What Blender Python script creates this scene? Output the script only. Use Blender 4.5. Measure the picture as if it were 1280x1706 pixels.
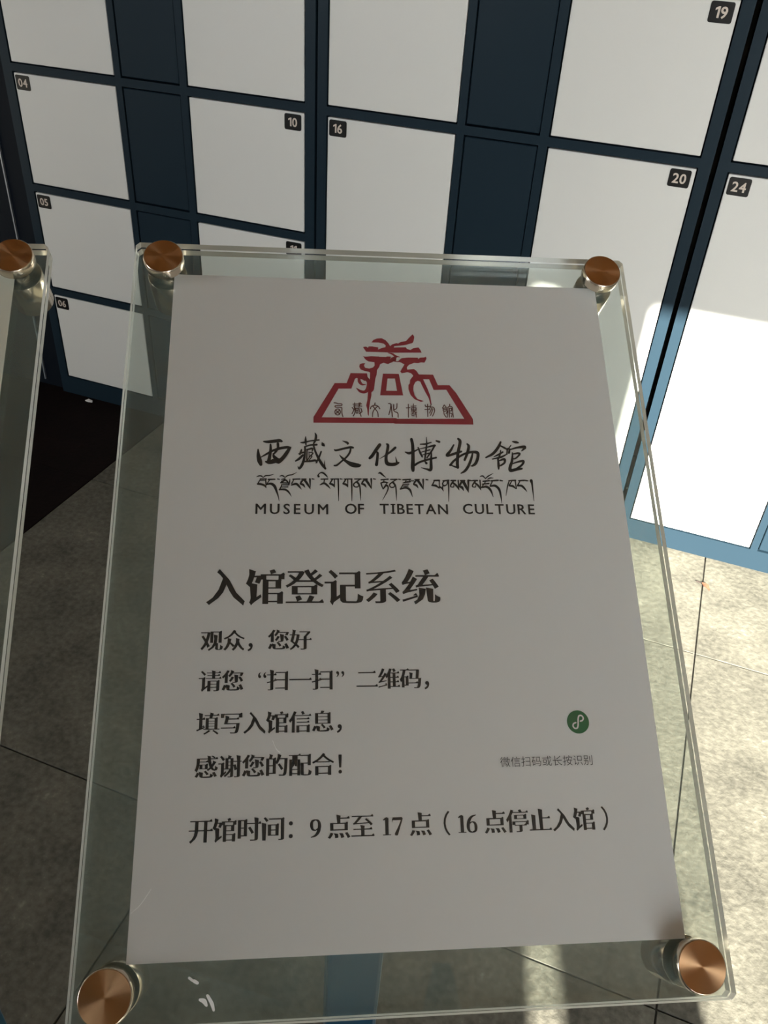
import bpy, bmesh, math, random
from mathutils import Vector, Matrix
from mathutils.geometry import tessellate_polygon

for o in list(bpy.data.objects):
    bpy.data.objects.remove(o, do_unlink=True)
S = bpy.context.scene
COL = S.collection
random.seed(7)

# ------------------------------------------------------------------ camera
CAM = Vector((0.0, 0.0, 1.30))
FPX = 1385.5
RIGHT = Vector((0.93156111, 0.35917588, 0.05644985))
UP = Vector((-0.25357229, 0.53054556, 0.80884022))
FWD = Vector((-0.26056668, 0.76779821, -0.58531266))
cd = bpy.data.cameras.new('camera')
cam = bpy.data.objects.new('camera', cd)
COL.objects.link(cam)
cam.matrix_world = Matrix(((RIGHT.x, UP.x, -FWD.x, CAM.x), (RIGHT.y, UP.y, -FWD.y, CAM.y),
                           (RIGHT.z, UP.z, -FWD.z, CAM.z), (0, 0, 0, 1)))
cd.sensor_fit = 'VERTICAL'
cd.sensor_height = 24.0
cd.lens = FPX / 1706.0 * 24.0
cd.clip_start = 0.02
S.camera = cam

# ------------------------------------------------------------------ daylight
SKY = 11.0
wd = bpy.data.worlds.new('sky')
S.world = wd
wd.use_nodes = True
bg = wd.node_tree.nodes['Background']
bg.inputs[0].default_value = (0.93, 0.98, 1.02, 1)
bg.inputs[1].default_value = SKY

SUN_EL = math.radians(25.0)
SUN_SLOPE = -0.30                       # sideways drift of the light per metre into the room
sun_dir = Vector((SUN_SLOPE, 1.0, 0)).normalized() * math.cos(SUN_EL) + Vector((0, 0, -math.sin(SUN_EL)))
sl = bpy.data.lights.new('sun_offscreen', 'SUN')
sl.energy = 40.0
sl.angle = math.radians(0.6)
sl.color = (1.0, 0.95, 0.84)
so = bpy.data.objects.new('sun_offscreen', sl)
COL.objects.link(so)
so.rotation_euler = (-sun_dir).to_track_quat('Z', 'Y').to_euler()
so.location = (2.5, -6, 4)

vs = S.view_settings
vs.view_transform = 'Standard'
vs.look = 'None'
vs.gamma = 1.0
vs.use_curve_mapping = False
vs.exposure = 0.2

# ------------------------------------------------------------------ helpers
MATS = {}


def nodes(name):
    m = bpy.data.materials.new(name)
    m.use_nodes = True
    nt = m.node_tree
    MATS[name] = m
    return m, nt, nt.nodes['Principled BSDF'], nt.nodes['Material Output']


def mat(name, col, rough=0.5, metal=0.0, spec=0.5, noise=0.0, nscale=200.0, bump=0.0, bscale=400.0, aniso=0.0):
    m, nt, b, out = nodes(name)
    b.inputs['Base Color'].default_value = (*col, 1)
    b.inputs['Roughness'].default_value = rough
    b.inputs['Metallic'].default_value = metal
    b.inputs['Specular IOR Level'].default_value = spec
    if noise or bump:
        tc = nt.nodes.new('ShaderNodeTexCoord')
    if noise:
        n = nt.nodes.new('ShaderNodeTexNoise')
        n.inputs['Scale'].default_value = nscale
        n.inputs['Detail'].default_value = 4
        r = nt.nodes.new('ShaderNodeMapRange')
        r.inputs[3].default_value = 1 - noise
        r.inputs[4].default_value = 1 + noise
        mx = nt.nodes.new('ShaderNodeMix')
        mx.data_type = 'RGBA'
        mx.blend_type = 'MULTIPLY'
        mx.inputs[0].default_value = 1
        mx.inputs[6].default_value = (*col, 1)
        nt.links.new(tc.outputs['Object'], n.inputs['Vector'])
        nt.links.new(n.outputs[0], r.inputs[0])
        nt.links.new(r.outputs[0], mx.inputs[7])
        nt.links.new(mx.outputs[2], b.inputs['Base Color'])
    if bump:
        n2 = nt.nodes.new('ShaderNodeTexNoise')
        n2.inputs['Scale'].default_value = bscale
        n2.inputs['Detail'].default_value = 3
        bp = nt.nodes.new('ShaderNodeBump')
        bp.inputs['Strength'].default_value = bump
        bp.inputs['Distance'].default_value = 0.002
        nt.links.new(tc.outputs['Object'], n2.inputs['Vector'])
        nt.links.new(n2.outputs[0], bp.inputs['Height'])
        nt.links.new(bp.outputs[0], b.inputs['Normal'])
    if aniso:
        b.inputs['Anisotropic'].default_value = aniso
        tg = nt.nodes.new('ShaderNodeTangent')
        tg.direction_type = 'RADIAL'
        tg.axis = 'Z'
        nt.links.new(tg.outputs[0], b.inputs['Tangent'])
    return m


def granite(name, ca, cb, cc, rough, bump, spec=0.5):
    """flamed stone: mottled ground with pale and dark grains"""
    m, nt, b, out = nodes(name)
    tc = nt.nodes.new('ShaderNodeTexCoord')
    n1 = nt.nodes.new('ShaderNodeTexNoise')
    n1.inputs['Scale'].default_value = 9
    n1.inputs['Detail'].default_value = 6
    n2 = nt.nodes.new('ShaderNodeTexNoise')
    n2.inputs['Scale'].default_value = 85
    n2.inputs['Detail'].default_value = 4
    n3 = nt.nodes.new('ShaderNodeTexVoronoi')
    n3.inputs['Scale'].default_value = 120
    add = nt.nodes.new('ShaderNodeMath')
    add.operation = 'ADD'
    mul = nt.nodes.new('ShaderNodeMath')
    mul.operation = 'MULTIPLY'
    mul.inputs[1].default_value = 0.5
    rp = nt.nodes.new('ShaderNodeValToRGB')
    e = rp.color_ramp.elements
    e[0].position, e[0].color = 0.36, (*ca, 1)
    e[1].position, e[1].color = 0.62, (*cb, 1)
    x = e.new(0.72)
    x.color = (*cc, 1)
    rp2 = nt.nodes.new('ShaderNodeValToRGB')
    rp2.color_ramp.elements[0].position = 0.05
    rp2.color_ramp.elements[0].color = (1.3, 1.3, 1.25, 1)
    rp2.color_ramp.elements[1].position = 0.22
    rp2.color_ramp.elements[1].color = (1, 1, 1, 1)
    mx = nt.nodes.new('ShaderNodeMix')
    mx.data_type = 'RGBA'
    mx.blend_type = 'MULTIPLY'
    mx.inputs[0].default_value = 1
    bp = nt.nodes.new('ShaderNodeBump')
    bp.inputs['Strength'].default_value = bump
    bp.inputs['Distance'].default_value = 0.004
    L = nt.links.new
    for n in (n1, n2, n3):
        L(tc.outputs['Object'], n.inputs['Vector'])
    L(n1.outputs[0], add.inputs[0])
    L(n2.outputs[0], add.inputs[1])
    L(add.outputs[0], mul.inputs[0])
    L(mul.outputs[0], rp.inputs[0])
    L(n3.outputs[0], rp2.inputs[0])
    L(rp.outputs[0], mx.inputs[6])
    L(rp2.outputs[0], mx.inputs[7])
    L(mx.outputs[2], b.inputs['Base Color'])
    L(n2.outputs[0], bp.inputs['Height'])
    L(bp.outputs[0], b.inputs['Normal'])
    b.inputs['Roughness'].default_value = rough
    b.inputs['Specular IOR Level'].default_value = spec
    return m


def acrylic(name, tint, haze_col, haze, rough=0.02):
    """clear plastic sheet: see-through with a facing-dependent reflection and a film of fine dust"""
    m = bpy.data.materials.new(name)
    m.use_nodes = True
    nt = m.node_tree
    nt.nodes.clear()
    L = nt.links.new
    out = nt.nodes.new('ShaderNodeOutputMaterial')
    tr = nt.nodes.new('ShaderNodeBsdfTransparent')
    tr.inputs[0].default_value = (*tint, 1)
    gl = nt.nodes.new('ShaderNodeBsdfGlossy')
    gl.inputs['Roughness'].default_value = rough
    df = nt.nodes.new('ShaderNodeBsdfDiffuse')
    df.inputs[0].default_value = (*haze_col, 1)
    lw = nt.nodes.new('ShaderNodeLayerWeight')
    lw.inputs[0].default_value = 0.5
    pw = nt.nodes.new('ShaderNodeMath')
    pw.operation = 'POWER'
    pw.inputs[1].default_value = 5
    ma = nt.nodes.new('ShaderNodeMath')
    ma.operation = 'MULTIPLY_ADD'
    ma.inputs[1].default_value = 0.95
    ma.inputs[2].default_value = 0.042
    m1 = nt.nodes.new('ShaderNodeMixShader')
    m2 = nt.nodes.new('ShaderNodeMixShader')
    tc = nt.nodes.new('ShaderNodeTexCoord')
    nz = nt.nodes.new('ShaderNodeTexNoise')
    nz.inputs['Scale'].default_value = 14
    nz.inputs['Detail'].default_value = 5
    mr = nt.nodes.new('ShaderNodeMapRange')
    mr.inputs[1].default_value = 0.3
    mr.inputs[2].default_value = 0.7
    mr.inputs[3].default_value = haze * 0.75
    mr.inputs[4].default_value = haze * 1.25
    L(tc.outputs['Object'], nz.inputs['Vector'])
    L(nz.outputs[0], mr.inputs[0])
    L(lw.outputs['Facing'], pw.inputs[0])
    L(pw.outputs[0], ma.inputs[0])
    L(ma.outputs[0], m1.inputs[0])
    L(tr.outputs[0], m1.inputs[1])
    L(gl.outputs[0], m1.inputs[2])
    L(mr.outputs[0], m2.inputs[0])
    L(m1.outputs[0], m2.inputs[1])
    L(df.outputs[0], m2.inputs[2])
    L(m2.outputs[0], out.inputs[0])
    MATS[name] = m
    return m


def acrylic_edge(name):
    """sawn and flame-polished edge of the sheet: pale, lets light through, mirrors at a slant"""
    m = bpy.data.materials.new(name)
    m.use_nodes = True
    nt = m.node_tree
    nt.nodes.clear()
    L = nt.links.new
    out = nt.nodes.new('ShaderNodeOutputMaterial')
    tl = nt.nodes.new('ShaderNodeBsdfTranslucent')
    tl.inputs[0].default_value = (0.99, 0.97, 0.88, 1)
    df = nt.nodes.new('ShaderNodeBsdfDiffuse')
    df.inputs[0].default_value = (0.99, 0.97, 0.88, 1)
    gl = nt.nodes.new('ShaderNodeBsdfGlossy')
    gl.inputs['Roughness'].default_value = 0.12
    m1 = nt.nodes.new('ShaderNodeMixShader')
    m1.inputs[0].default_value = 0.85
    m2 = nt.nodes.new('ShaderNodeMixShader')
    m2.inputs[0].default_value = 0.45
    L(df.outputs[0], m1.inputs[1])
    L(tl.outputs[0], m1.inputs[2])
    L(m1.outputs[0], m2.inputs[1])
    L(gl.outputs[0], m2.inputs[2])
    L(m2.outputs[0], out.inputs[0])
    MATS[name] = m
    return m


mat('door_white', (0.70, 0.70, 0.67), 0.42, bump=0.12, bscale=900)
mat('navy', (0.011, 0.023, 0.034), 0.4, spec=0.15, bump=0.1, bscale=900)
mat('navy_dark', (0.004, 0.007, 0.012), 0.6, spec=0.1)
mat('plate_black', (0.006, 0.006, 0.006), 0.3)
mat('plate_digits', (0.60, 0.52, 0.45), 0.5)
mat('gap_black', (0.004, 0.004, 0.004), 0.8)
mat('paper', (0.82, 0.79, 0.79), 0.75, noise=0.02, nscale=900)
mat('paper_cream', (0.85, 0.83, 0.74), 0.75, noise=0.02, nscale=900)
mat('ink', (0.010, 0.010, 0.011), 0.6)
mat('ink_grey', (0.07, 0.07, 0.075), 0.6)
mat('logo_red', (0.33, 0.020, 0.040), 0.6)
mat('seal_brown', (0.12, 0.035, 0.03), 0.6)
mat('badge_green', (0.01, 0.14, 0.05), 0.6)
mat('steel', (0.72, 0.62, 0.50), 0.22, 1.0)
mat('steel_brown_reflection', (0.66, 0.41, 0.22), 0.32, 1.0, aniso=0.85)  # brown ceiling reflection put into the cap face colour
mat('post_teal', (0.003, 0.045, 0.085), 0.35)
mat('wall_plaster', (0.42, 0.40, 0.36), 0.8, noise=0.05, nscale=4)
mat('ceiling_wood', (0.30, 0.165, 0.075), 0.6, noise=0.15, nscale=6)
mat('door_frame', (0.12, 0.11, 0.10), 0.4, 0.6)
mat('outside_paving', (0.42, 0.40, 0.36), 0.85, noise=0.1, nscale=5)
mat('grout', (0.045, 0.042, 0.035), 0.95)
mat('leaf_brown', (0.17, 0.06, 0.03), 0.8)
mat('leaf_dark', (0.03, 0.02, 0.015), 0.8)
mat('scrap_white', (0.8, 0.8, 0.78), 0.8)
mat('fleck_glint_white', (0.9, 0.9, 0.88), 0.7)
mat('strip_metal', (0.35, 0.38, 0.42), 0.4, 0.6)
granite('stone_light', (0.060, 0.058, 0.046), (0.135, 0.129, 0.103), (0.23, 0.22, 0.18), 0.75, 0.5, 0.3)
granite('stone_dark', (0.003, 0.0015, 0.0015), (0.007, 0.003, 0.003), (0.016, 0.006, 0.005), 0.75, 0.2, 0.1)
acrylic('acrylic_face', (0.96, 0.975, 0.965), (0.7, 0.74, 0.70), 0.007)
acrylic('acrylic_back', (0.955, 0.97, 0.955), (0.56, 0.74, 0.72), 0.085)
acrylic_edge('acrylic_edge')


def tag(o, label=None, cat=None, group=None, kind=None):
    if label:
        o['label'] = label
    if cat:
        o['category'] = cat
    if group:
        o['group'] = group
    if kind:
        o['kind'] = kind
    return o


def empty(name, loc=(0, 0, 0)):
    o = bpy.data.objects.new(name, None)
    o.empty_display_size = 0.05
    COL.objects.link(o)
    o.location = loc
    return o


def link_mesh(name, me, parent=None, basis=None):
    o = bpy.data.objects.new(name, me)
    COL.objects.link(o)
    if parent is not None:
        o.parent = parent
    if basis is not None:
        o.matrix_basis = basis
    return o


class MB:
    """collects shapes into one mesh"""

    def __init__(self):
        self.v, self.f, self.m = [], [], []

    def add(self, vs, fs, mi=0):
        k = len(self.v)
        self.v += [tuple(a) for a in vs]
        self.f += [tuple(i + k for i in q) for q in fs]
        self.m += [mi] * len(fs)

    def box(self, a, b, mi=0):
        x0, y0, z0 = a
        x1, y1, z1 = b
        self.add([(x0, y0, z0), (x1, y0, z0), (x1, y1, z0), (x0, y1, z0), (x0, y0, z1), (x1, y0, z1), (x1, y1, z1), (x0, y1, z1)],
                 [(0, 3, 2, 1), (4, 5, 6, 7), (0, 1, 5, 4), (1, 2, 6, 5), (2, 3, 7, 6), (3, 0, 4, 7)], mi)

    def lathe(self, prof, n=48, mi=0):
        vs, fs = [], []
        for r, z in prof:
            for i in range(n):
                a = 2 * math.pi * i / n
                vs.append((r * math.cos(a), r * math.sin(a), z))
        for j in range(len(prof) - 1):
            for i in range(n):
                k = (i + 1) % n
                fs.append((j * n + i, j * n + k, (j + 1) * n + k, (j + 1) * n + i))
        fs.append(tuple(reversed(range(n))))
        fs.append(tuple(range((len(prof) - 1) * n, len(prof) * n)))
        self.add(vs, fs, mi)

    def mesh(self, name, mats, smooth=False):
        me = bpy.data.meshes.new(name)
        me.from_pydata(self.v, [], self.f)
        for k in ([mats] if isinstance(mats, str) else mats):
            me.materials.append(MATS[k])
        me.polygons.foreach_set('material_index', self.m)
        me.update()
        if smooth:
            for p in me.polygons:
                p.use_smooth = len(p.vertices) == 4
        return me

    def build(self, name, mats, parent=None, basis=None, bevel=0.0, smooth=False):
        o = link_mesh(name, self.mesh(name, mats, smooth), parent, basis)
        if bevel:
            bm_bevel(o.data, bevel)
        return o


def bm_bevel(me, w, seg=2):
    bm = bmesh.new()
    bm.from_mesh(me)
    bmesh.ops.bevel(bm, geom=[e for e in bm.edges if e.calc_face_angle(0) > 0.5], offset=w, segments=seg, affect='EDGES', profile=0.5)
    bm.to_mesh(me)
    bm.free()


# ------------------------------------------------------------------ the room
X0, X1, Y0, Y1, ZC = -3.3, 3.3, -1.60, 2.32, 3.0
YL = 1.878                                # plane of the locker fronts

# floor: grout bed with 0.8 m slabs
fl = MB()
fl.box((X0, Y0, -0.06), (X1, Y1, -0.004))
floor = tag(fl.build('floor', 'grout'), kind='structure')
JX, JY, TP = 0.243, 0.703, 0.80
tile_cache = {}


def tile_mesh(w, d, dark):
    key = (round(w, 3), round(d, 3), dark)
    if key not in tile_cache:
        b = MB()
        b.box((-w / 2, -d / 2, -0.02), (w / 2, d / 2, 0.0))
        me = b.mesh('floor_tile', 'stone_dark' if dark else 'stone_light')
        bm_bevel(me, 0.0006, 1)
        tile_cache[key] = me
    return tile_cache[key]


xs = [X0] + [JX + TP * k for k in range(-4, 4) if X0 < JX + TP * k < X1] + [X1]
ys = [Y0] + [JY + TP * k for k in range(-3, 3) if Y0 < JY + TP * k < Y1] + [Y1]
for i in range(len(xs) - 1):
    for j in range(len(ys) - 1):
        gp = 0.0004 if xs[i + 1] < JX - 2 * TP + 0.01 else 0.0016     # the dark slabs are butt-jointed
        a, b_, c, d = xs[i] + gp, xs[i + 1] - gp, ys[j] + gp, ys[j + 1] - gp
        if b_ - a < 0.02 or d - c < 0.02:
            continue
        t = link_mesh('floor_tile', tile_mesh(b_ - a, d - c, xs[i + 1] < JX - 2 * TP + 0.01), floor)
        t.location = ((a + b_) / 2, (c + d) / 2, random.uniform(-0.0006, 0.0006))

w = MB()
w.box((X0 - 0.1, Y1, -0.06), (X1 + 0.1, Y1 + 0.12, ZC))
tag(w.build('wall_back', 'wall_plaster'), kind='structure')
w = MB()
w.box((X0 - 0.12, Y0 - 0.05, -0.06), (X0, Y1, ZC))
tag(w.build('wall_left', 'wall_plaster'), kind='structure')
w = MB()
w.box((X1, Y0 - 0.05, -0.06), (X1 + 0.12, Y1, ZC))
tag(w.build('wall_right', 'wall_plaster'), kind='structure')

# entrance side, unseen: wall, added slit and post banding the sunlight, then the open doorway
WX0, WX1, WZ0, WZ1 = -2.75, -1.75, 1.15, 2.35  # unseen window opening, added to brighten the left lockers
SL0, SL1, DO0, DO1, HD = 0.737, 0.800, 0.969, 1.90, 2.33
w = MB()
for a, b_ in (((X0, -0.06), (WX0, ZC)), ((WX0, -0.06), (WX1, WZ0)), ((WX0, WZ1), (WX1, ZC)), ((WX1, -0.06), (SL0, ZC))):
    w.box((a[0], Y0 - 0.05, a[1]), (b_[0], Y0, b_[1]))
w.box((SL0, Y0 - 0.05, HD), (X1, Y0, ZC))
w.box((DO1, Y0 - 0.05, -0.06), (X1, Y0, HD))
tag(w.build('wall_front', 'wall_plaster'), kind='structure')
wf = MB()
for a, b_ in (((WX0, WZ0), (WX1, WZ0 + 0.04)), ((WX0, WZ1 - 0.04), (WX1, WZ1)), ((WX0, WZ0 + 0.04), (WX0 + 0.04, WZ1 - 0.04)),
              ((WX1 - 0.04, WZ0 + 0.04), (WX1, WZ1 - 0.04)), (((WX0 + WX1) / 2 - 0.02, WZ0 + 0.04), ((WX0 + WX1) / 2 + 0.02, WZ1 - 0.04))):
    wf.box((a[0], Y0 - 0.045, a[1]), (b_[0], Y0 - 0.005, b_[1]))
tag(wf.build('added_window', 'door_frame'), kind='structure')
w = MB()
w.box((SL1, Y0 - 0.05, -0.06), (DO0, Y0, HD))
tag(w.build('added_sun_post', 'door_frame'), kind='structure')

# added unseen door leaf, swung in to screen the notice from doorway light
dl = MB()
dl.box((0.0, -0.04, 0.01), (0.85, 0.0, HD - 0.03))
leaf = tag(dl.build('added_screen_leaf', 'door_frame'), kind='structure')
leaf.location = (DO0 - 0.005, Y0 + 0.002, 0)
leaf.rotation_euler = (0, 0, math.atan2(1.0, SUN_SLOPE))
hb = MB()
hb.box((0.76, 0.0, 0.95), (0.78, 0.05, 1.25))
hb.build('added_leaf_handle', 'steel', leaf, bevel=0.004)

# timber ceiling
w = MB()
w.box((X0, Y0, ZC), (X1, Y1, ZC + 0.06))
tag(w.build('ceiling', 'ceiling_wood'), kind='structure')

# paving outside the doorway
g = MB()
g.box((-14, -16, -0.12), (16, Y0 - 0.05, -0.02))
tag(g.build('ground_outside', 'outside_paving'), kind='structure')

# dark wall panelling beside the lockers
w = MB()
w.box((X0, 1.895, 0.0), (-1.752, Y1, 2.1))
tag(w.build('wall_panel', 'navy_dark'), kind='structure')
w = MB()
w.box((-1.822, 1.889, 0.02), (-1.818, 1.895, 2.1))
tag(w.build('trim_3', 'strip_metal'), kind='structure')


def portal(name, cx, cy, cz, sx, sy, rot):
    l = bpy.data.lights.new(name, 'AREA')
    l.shape = 'RECTANGLE'
    l.size, l.size_y = sx, sy
    l.cycles.is_portal = True
    o = bpy.data.objects.new(name, l)
    COL.objects.link(o)
    o.location = (cx, cy, cz)
    o.rotation_euler = rot


portal('added_window_offscreen', (WX0 + WX1) / 2, Y0 - 0.06, (WZ0 + WZ1) / 2, WX1 - WX0, WZ1 - WZ0, (math.radians(90), 0, 0))
portal('doorway_front_offscreen', (SL0 + DO1) / 2, Y0 - 0.06, HD / 2, DO1 - SL0, HD, (math.radians(90), 0, 0))

# ------------------------------------------------------------------ lettering tools
GL = {}


def glyph(ch):
    """outline of a character in the built-in font, filled, in em units"""
    if ch in GL:
        return GL[ch]
    c = bpy.data.curves.new('g', 'FONT')
    c.body = ch
    c.size = 1
    c.resolution_u = 3
    o = bpy.data.objects.new('g', c)
    COL.objects.link(o)
    bpy.context.view_layer.update()
    dg = bpy.context.evaluated_depsgraph_get()
    me = o.evaluated_get(dg).to_mesh()
    v = [(p.co.x, p.co.y) for p in me.vertices]
    f = [tuple(p.vertices) for p in me.polygons]
    o.evaluated_get(dg).to_mesh_clear()
    bpy.data.objects.remove(o)
    bpy.data.curves.remove(c)
    GL[ch] = (v, f)
    return GL[ch]


def reweight(ch, a, b, serif=False):
    """change stroke weight: a widens upright strokes, b widens level ones; optional wedge serifs"""
    v, f = glyph(ch)
    bm = bmesh.new()
    bv = [bm.verts.new((x, y, 0)) for x, y in v]
    for q in f:
        try:
            bm.faces.new([bv[i] for i in q])
        except ValueError:
            pass
    bmesh.ops.remove_doubles(bm, verts=bm.verts, dist=1e-5)
    bm.normal_update()
    for fc in bm.faces:
        if fc.normal.z < 0:
            fc.normal_flip()
    bm.verts.ensure_lookup_table()
    nxt, prv = {}, {}
    for fc in bm.faces:
        for lp in fc.loops:
            if len(lp.edge.link_faces) == 1:
                nxt[lp.vert] = lp.link_loop_next.vert
                prv[lp.link_loop_next.vert] = lp.vert
    disp, extra = {}, []

    def dirn(p, q):
        d = (q.co - p.co).to_2d()
        l = d.length
        return (d / l if l > 1e-9 else Vector((1, 0))), l

    for p in nxt:
        if p not in prv:
            continue
        d1, l1 = dirn(prv[p], p)
        d2, l2 = dirn(p, nxt[p])
        n1, n2 = Vector((d1.y, -d1.x)), Vector((d2.y, -d2.x))
        e1 = a * n1.x ** 2 + b * n1.y ** 2
        e2 = a * n2.x ** 2 + b * n2.y ** 2
        det = n1.x * n2.y - n1.y * n2.x
        if abs(det) > 0.25:
            de = Vector(((e1 * n2.y - e2 * n1.y) / det, (n1.x * e2 - n2.x * e1) / det))
        else:
            n = (n1 + n2)
            n = n.normalized() if n.length > 1e-6 else n1
            de = n * (e1 + e2) / 2
        if de.length > 0.05:
            de = de.normalized() * 0.05
        disp[p] = de
    if serif:
        for p in nxt:
            q = nxt[p]
            if p not in prv or q not in nxt:
                continue
            d0, l0 = dirn(prv[p], p)
            d1, l1 = dirn(p, q)
            d2, l2 = dirn(q, nxt[q])
            if d1.y > 0.97 and 0.04 < l1 < 0.10 and d0.x > 0.9 and d2.x < -0.9 and l2 > 0.1:
                t = q.co.to_2d() + disp.get(q, Vector((0, 0)))
                extra.append([(t.x, t.y - 0.004), (t.x - 0.035, t.y + 0.062), (t.x - 0.12, t.y - 0.004)])
            if d1.x < -0.97 and 0.05 < l1 < 0.12 and d0.y > 0.9 and d2.y < -0.9:
                if p in disp and q in disp:
                    disp[p] = disp[p] + Vector((0.012, -0.022))
                    disp[q] = disp[q] + Vector((-0.030, 0.016))
            if d1.y > 0.97 and l1 > 0.16 and d2.x < -0.97 and l2 > 0.16:
                t = q.co.to_2d() + disp.get(q, Vector((0, 0)))
                extra.append([(t.x + 0.018, t.y - 0.012), (t.x - 0.025, t.y + 0.045), (t.x - 0.10, t.y - 0.004)])
    for p, de in disp.items():
        p.co.x += de.x
        p.co.y += de.y
    bm.verts.index_update()
    vs_ = [(p.co.x, p.co.y) for p in bm.verts]
    fs_ = [tuple(p.index for p in fc.verts) for fc in bm.faces]
    bm.free()
    for tri in extra:
        k = len(vs_)
        vs_ += tri
        fs_.append((k, k + 1, k + 2))
    return vs_, fs_


def ribbon(pts, sub=5, cap=True):
    """brush stroke through (x, y, width) points"""
    P = [Vector(p) for p in pts]
    if len(P) > 2:
        Q = [P[0] * 2 - P[1]] + P + [P[-1] * 2 - P[-2]]
        R = []
        for i in range(1, len(Q) - 2):
            p0, p1, p2, p3 = Q[i - 1:i + 3]
            for s in range(sub):
                t = s / sub
                R.append(0.5 * (2 * p1 + (p2 - p0) * t + (2 * p0 - 5 * p1 + 4 * p2 - p3) * t * t + (3 * p1 - p0 - 3 * p2 + p3) * t ** 3))
        R.append(P[-1])
        P = R
    lo, hi = min(p[2] for p in pts), max(p[2] for p in pts)
    n = len(P)
    vs_, fs_ = [], []
    for i, p in enumerate(P):
        d = (P[min(i + 1, n - 1)] - P[max(i - 1, 0)]).to_2d()
        d = d.normalized() if d.length > 1e-9 else Vector((1, 0))
        h = min(max(p.z, lo), hi) / 2
        vs_ += [(p.x - d.y * h, p.y + d.x * h), (p.x + d.y * h, p.y - d.x * h)]
    for i in range(n - 1):
        fs_.append((2 * i, 2 * i + 1, 2 * i + 3, 2 * i + 2))
    if cap:
        for i in (0, n - 1):
            h = min(max(P[i].z, lo), hi) / 2
            k = len(vs_)
            for s in range(8):
                an = math.pi * s / 4
                vs_.append((P[i].x + h * math.cos(an), P[i].y + h * math.sin(an)))
            fs_.append(tuple(range(k, k + 8)))
    return vs_, fs_


def poly(pts):
    tri = tessellate_polygon([[Vector((x, y, 0)) for x, y in pts]])
    return list(pts), [tuple(t) for t in tri]


class Flat:
    """flat print in sheet coordinates (metres), every face turned upwards"""

    def __init__(self):
        self.v, self.f = [], []

    def add(self, shape, fn):
        vs_, fs_ = shape
        k = len(self.v)
        q = [fn(x, y) for x, y in vs_]
        self.v += [(x, y, 0.0) for x, y in q]
        for t in fs_:
            s = sum(q[t[i]][0] * q[t[(i + 1) % len(t)]][1] - q[t[(i + 1) % len(t)]][0] * q[t[i]][1] for i in range(len(t)))
            if abs(s) < 1e-14:
                continue
            t = t if s > 0 else tuple(reversed(t))
            self.f.append(tuple(i + k for i in t))

    def build(self, name, material, parent, basis):
        me = bpy.data.meshes.new(name)
        me.from_pydata(self.v, [], self.f)
        me.materials.append(MATS[material])
        me.update()
        return link_mesh(name, me, parent, basis)


# ------------------------------------------------------------------ lockers
ROW_T = [1.790, 1.4975, 1.205, 0.9134, 0.6179, 0.3247]
ROW_B = [1.523, 1.2305, 0.938, 0.6431, 0.3502, 0.0607]
ZTOP = 1.815


def plate_mesh():
    b = MB()
    w_, h_, r_ = 0.0425, 0.0345, 0.004
    pts = []
    for cx_, cz_, a0 in ((w_ / 2 - r_, h_ / 2 - r_, 0), (-w_ / 2 + r_, h_ / 2 - r_, 90), (-w_ / 2 + r_, -h_ / 2 + r_, 180), (w_ / 2 - r_, -h_ / 2 + r_, 270)):
        for s in range(4):
            an = math.radians(a0 + s * 30)
            pts.append((cx_ + r_ * math.cos(an), cz_ + r_ * math.sin(an)))
    n = len(pts)
    b.add([(x, 0, z) for x, z in pts] + [(x, -0.0015, z) for x, z in pts],
          [tuple(range(n)), tuple(reversed(range(n, 2 * n)))] + [(i, n + i, n + (i + 1) % n, (i + 1) % n) for i in range(n)])
    me = b.mesh('number_plate', 'plate_black')
    return me


PLATE = plate_mesh()
DOORM = {}


def door_mesh(w_, h_):
    key = (round(w_, 4), round(h_, 4))
    if key not in DOORM:
        b = MB()
        b.box((-w_ / 2, 0, -h_ / 2), (w_ / 2, 0.018, h_ / 2))
        me = b.mesh('door', 'door_white')
        bm_bevel(me, 0.0018, 2)
        DOORM[key] = me
    return DOORM[key]


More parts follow.
